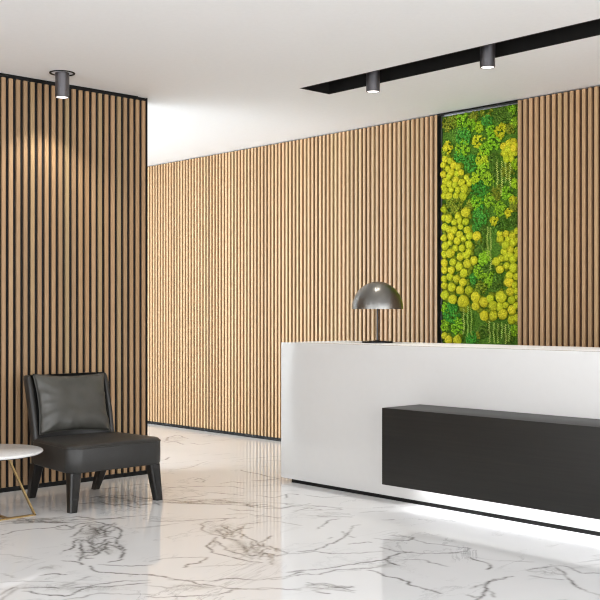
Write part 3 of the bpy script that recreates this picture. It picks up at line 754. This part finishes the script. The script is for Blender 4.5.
# ------------------------------------------------------------------ leather cushion leaning in the chair
def pillow():
    n = 44; W, Hh, T = .297, .222, .070; v, f = [], []
    def pt(i, j, s):
        u = -1+2*i/n; w = -1+2*j/n
        pin = 1 - .055*(1-w*w)*0 
        x = W*u*(1 - .045*(1-u*u)*0 - .075*(1-w*w)*abs(u)**3); y = Hh*w*(1 - .10*(1-u*u)*abs(w)**3)
        e = max(0, (1-u**4))**.55*max(0, (1-w**4))**.55
        ang = math.atan2(w, u); rr = max(abs(u), abs(w))
        wr = .024*rr**6*noise.noise(Vector((math.cos(ang)*5, math.sin(ang)*5, s*3)))*2*e**.5
        wr += .006*noise.noise(Vector((u*3, w*3, s*4+9)))*e
        return x, y, s*(T*e*(1 if s > 0 else .35)) + wr*(s > 0)
    ids = {}
    for s in (1, -1):
        for j in range(n+1):
            for i in range(n+1):
                edge = i in (0, n) or j in (0, n)
                if edge and s == -1: ids[(i, j, -1)] = ids[(i, j, 1)]; continue
                ids[(i, j, s)] = len(v); v.append(pt(i, j, s))
        for j in range(n):
            for i in range(n):
                q = [ids[(i, j, s)], ids[(i+1, j, s)], ids[(i+1, j+1, s)], ids[(i, j+1, s)]]
                f.append(q if s > 0 else q[::-1])
    return v, f
v, f = pillow()
tilt = math.radians(15)
cen = Vector((-6.728, CYm, .681))
ax_u = Vector((0, 1, 0)); ax_w = Vector((-math.sin(tilt), 0, math.cos(tilt))); ax_n = ax_u.cross(ax_w)
roll = math.radians(-1.5)
uu = ax_u*math.cos(roll) + ax_w*math.sin(roll); ww = ax_w*math.cos(roll) - ax_u*math.sin(roll)
pv = [uu*a + ww*b + ax_n*c for a, b, c in v]
pil = thing('throw_pillow', 'grey-green leather cushion leaning against the back of the slipper chair', 'cushion', tuple(cen))
o = mesh_obj('pillow_cover', pv, f, M['pillow'], pil, smooth=True, loc=cen)
# seam round the rim
W, Hh = .297, .222; rim = []
def rimp(u, w):
    x = W*u*(1 - .075*(1-w*w)*abs(u)**3); y = Hh*w*(1 - .10*(1-u*u)*abs(w)**3); return cen + uu*x + ww*y
for i in range(24): rim.append(rimp(-1+2*i/24, -1))
for i in range(24): rim.append(rimp(1, -1+2*i/24))
for i in range(24): rim.append(rimp(1-2*i/24, 1))
for i in range(24): rim.append(rimp(-1, 1-2*i/24))
tube('seam', rim, .0035, M['pillow'], pil, seg=6, closed=True)

# ------------------------------------------------------------------ round marble side table
TX, TY = -6.535, 3.225
tab = thing('side_table', 'round white marble side table on a thin brass frame beside the chair', 'table', (TX, TY, 0))
r = .372
o = lathe('tabletop', [(0, .396), (r-.014, .396), (r-.004, .401), (r, .408), (r-.002, .414), (r-.008, .418), (0, .418)], (TX, TY, 0), M['marble_top'], tab, seg=128)
lathe('mounting_plate', [(0, .390), (r-.03, .390), (r-.03, .3955), (0, .3955)], (TX, TY, 0), M['black'], tab, seg=96)
for s in (1, -1):
    bm = bmesh.new(); x = TX + s*.305; w, h = .022, .010
    bar(bm, (x, TY+.195, .005), (x, TY-.195, .005), w, h)
    bar(bm, (x, TY+s*.191, .004), (x, TY+s*.006, .387), w, h, Vector((0, 1, 0)))
    bar(bm, (x, TY-s*.191, .004), (x, TY-s*.197, .387), w, h, Vector((0, 1, 0)))
    bm_obj('angled_frame', bm, M['brass'], tab)
bm = bmesh.new(); bar(bm, (TX-.294, TY, .005), (TX+.294, TY, .005), .022, .0099)
bm_obj('crossbar', bm, M['brass'], tab)

# ------------------------------------------------------------------ world, camera, colour
w = bpy.data.worlds.new('sky'); bpy.context.scene.world = w; w.use_nodes = True
bg = w.node_tree.nodes['Background']; bg.inputs[0].default_value = (.85, .92, 1, 1); bg.inputs[1].default_value = .8
cam = bpy.data.cameras.new('camera'); co_ = bpy.data.objects.new('camera', cam); C.objects.link(co_)
co_.location = (0, 0, 1.34); co_.rotation_euler = (PI/2, 0, math.atan2(.73031, .68312))
cam.lens = 1037/600*36; cam.sensor_width = 36; cam.shift_y = .0225; cam.clip_start = .05
sc = bpy.context.scene; sc.camera = co_
sc.view_settings.view_transform = 'Standard'; sc.view_settings.look = 'None'
sc.view_settings.gamma = 1; sc.view_settings.use_curve_mapping = False
sc.view_settings.exposure = 0.32
sc.cycles.sample_clamp_indirect = 6
sc.cycles.max_bounces = 10
sc.cycles.diffuse_bounces = 6
sc.cycles.use_denoising = True
sc.cycles.denoising_input_passes = 'RGB_ALBEDO_NORMAL'; sc.cycles.denoising_prefilter = 'ACCURATE'
sc.cycles.filter_width = 1.1
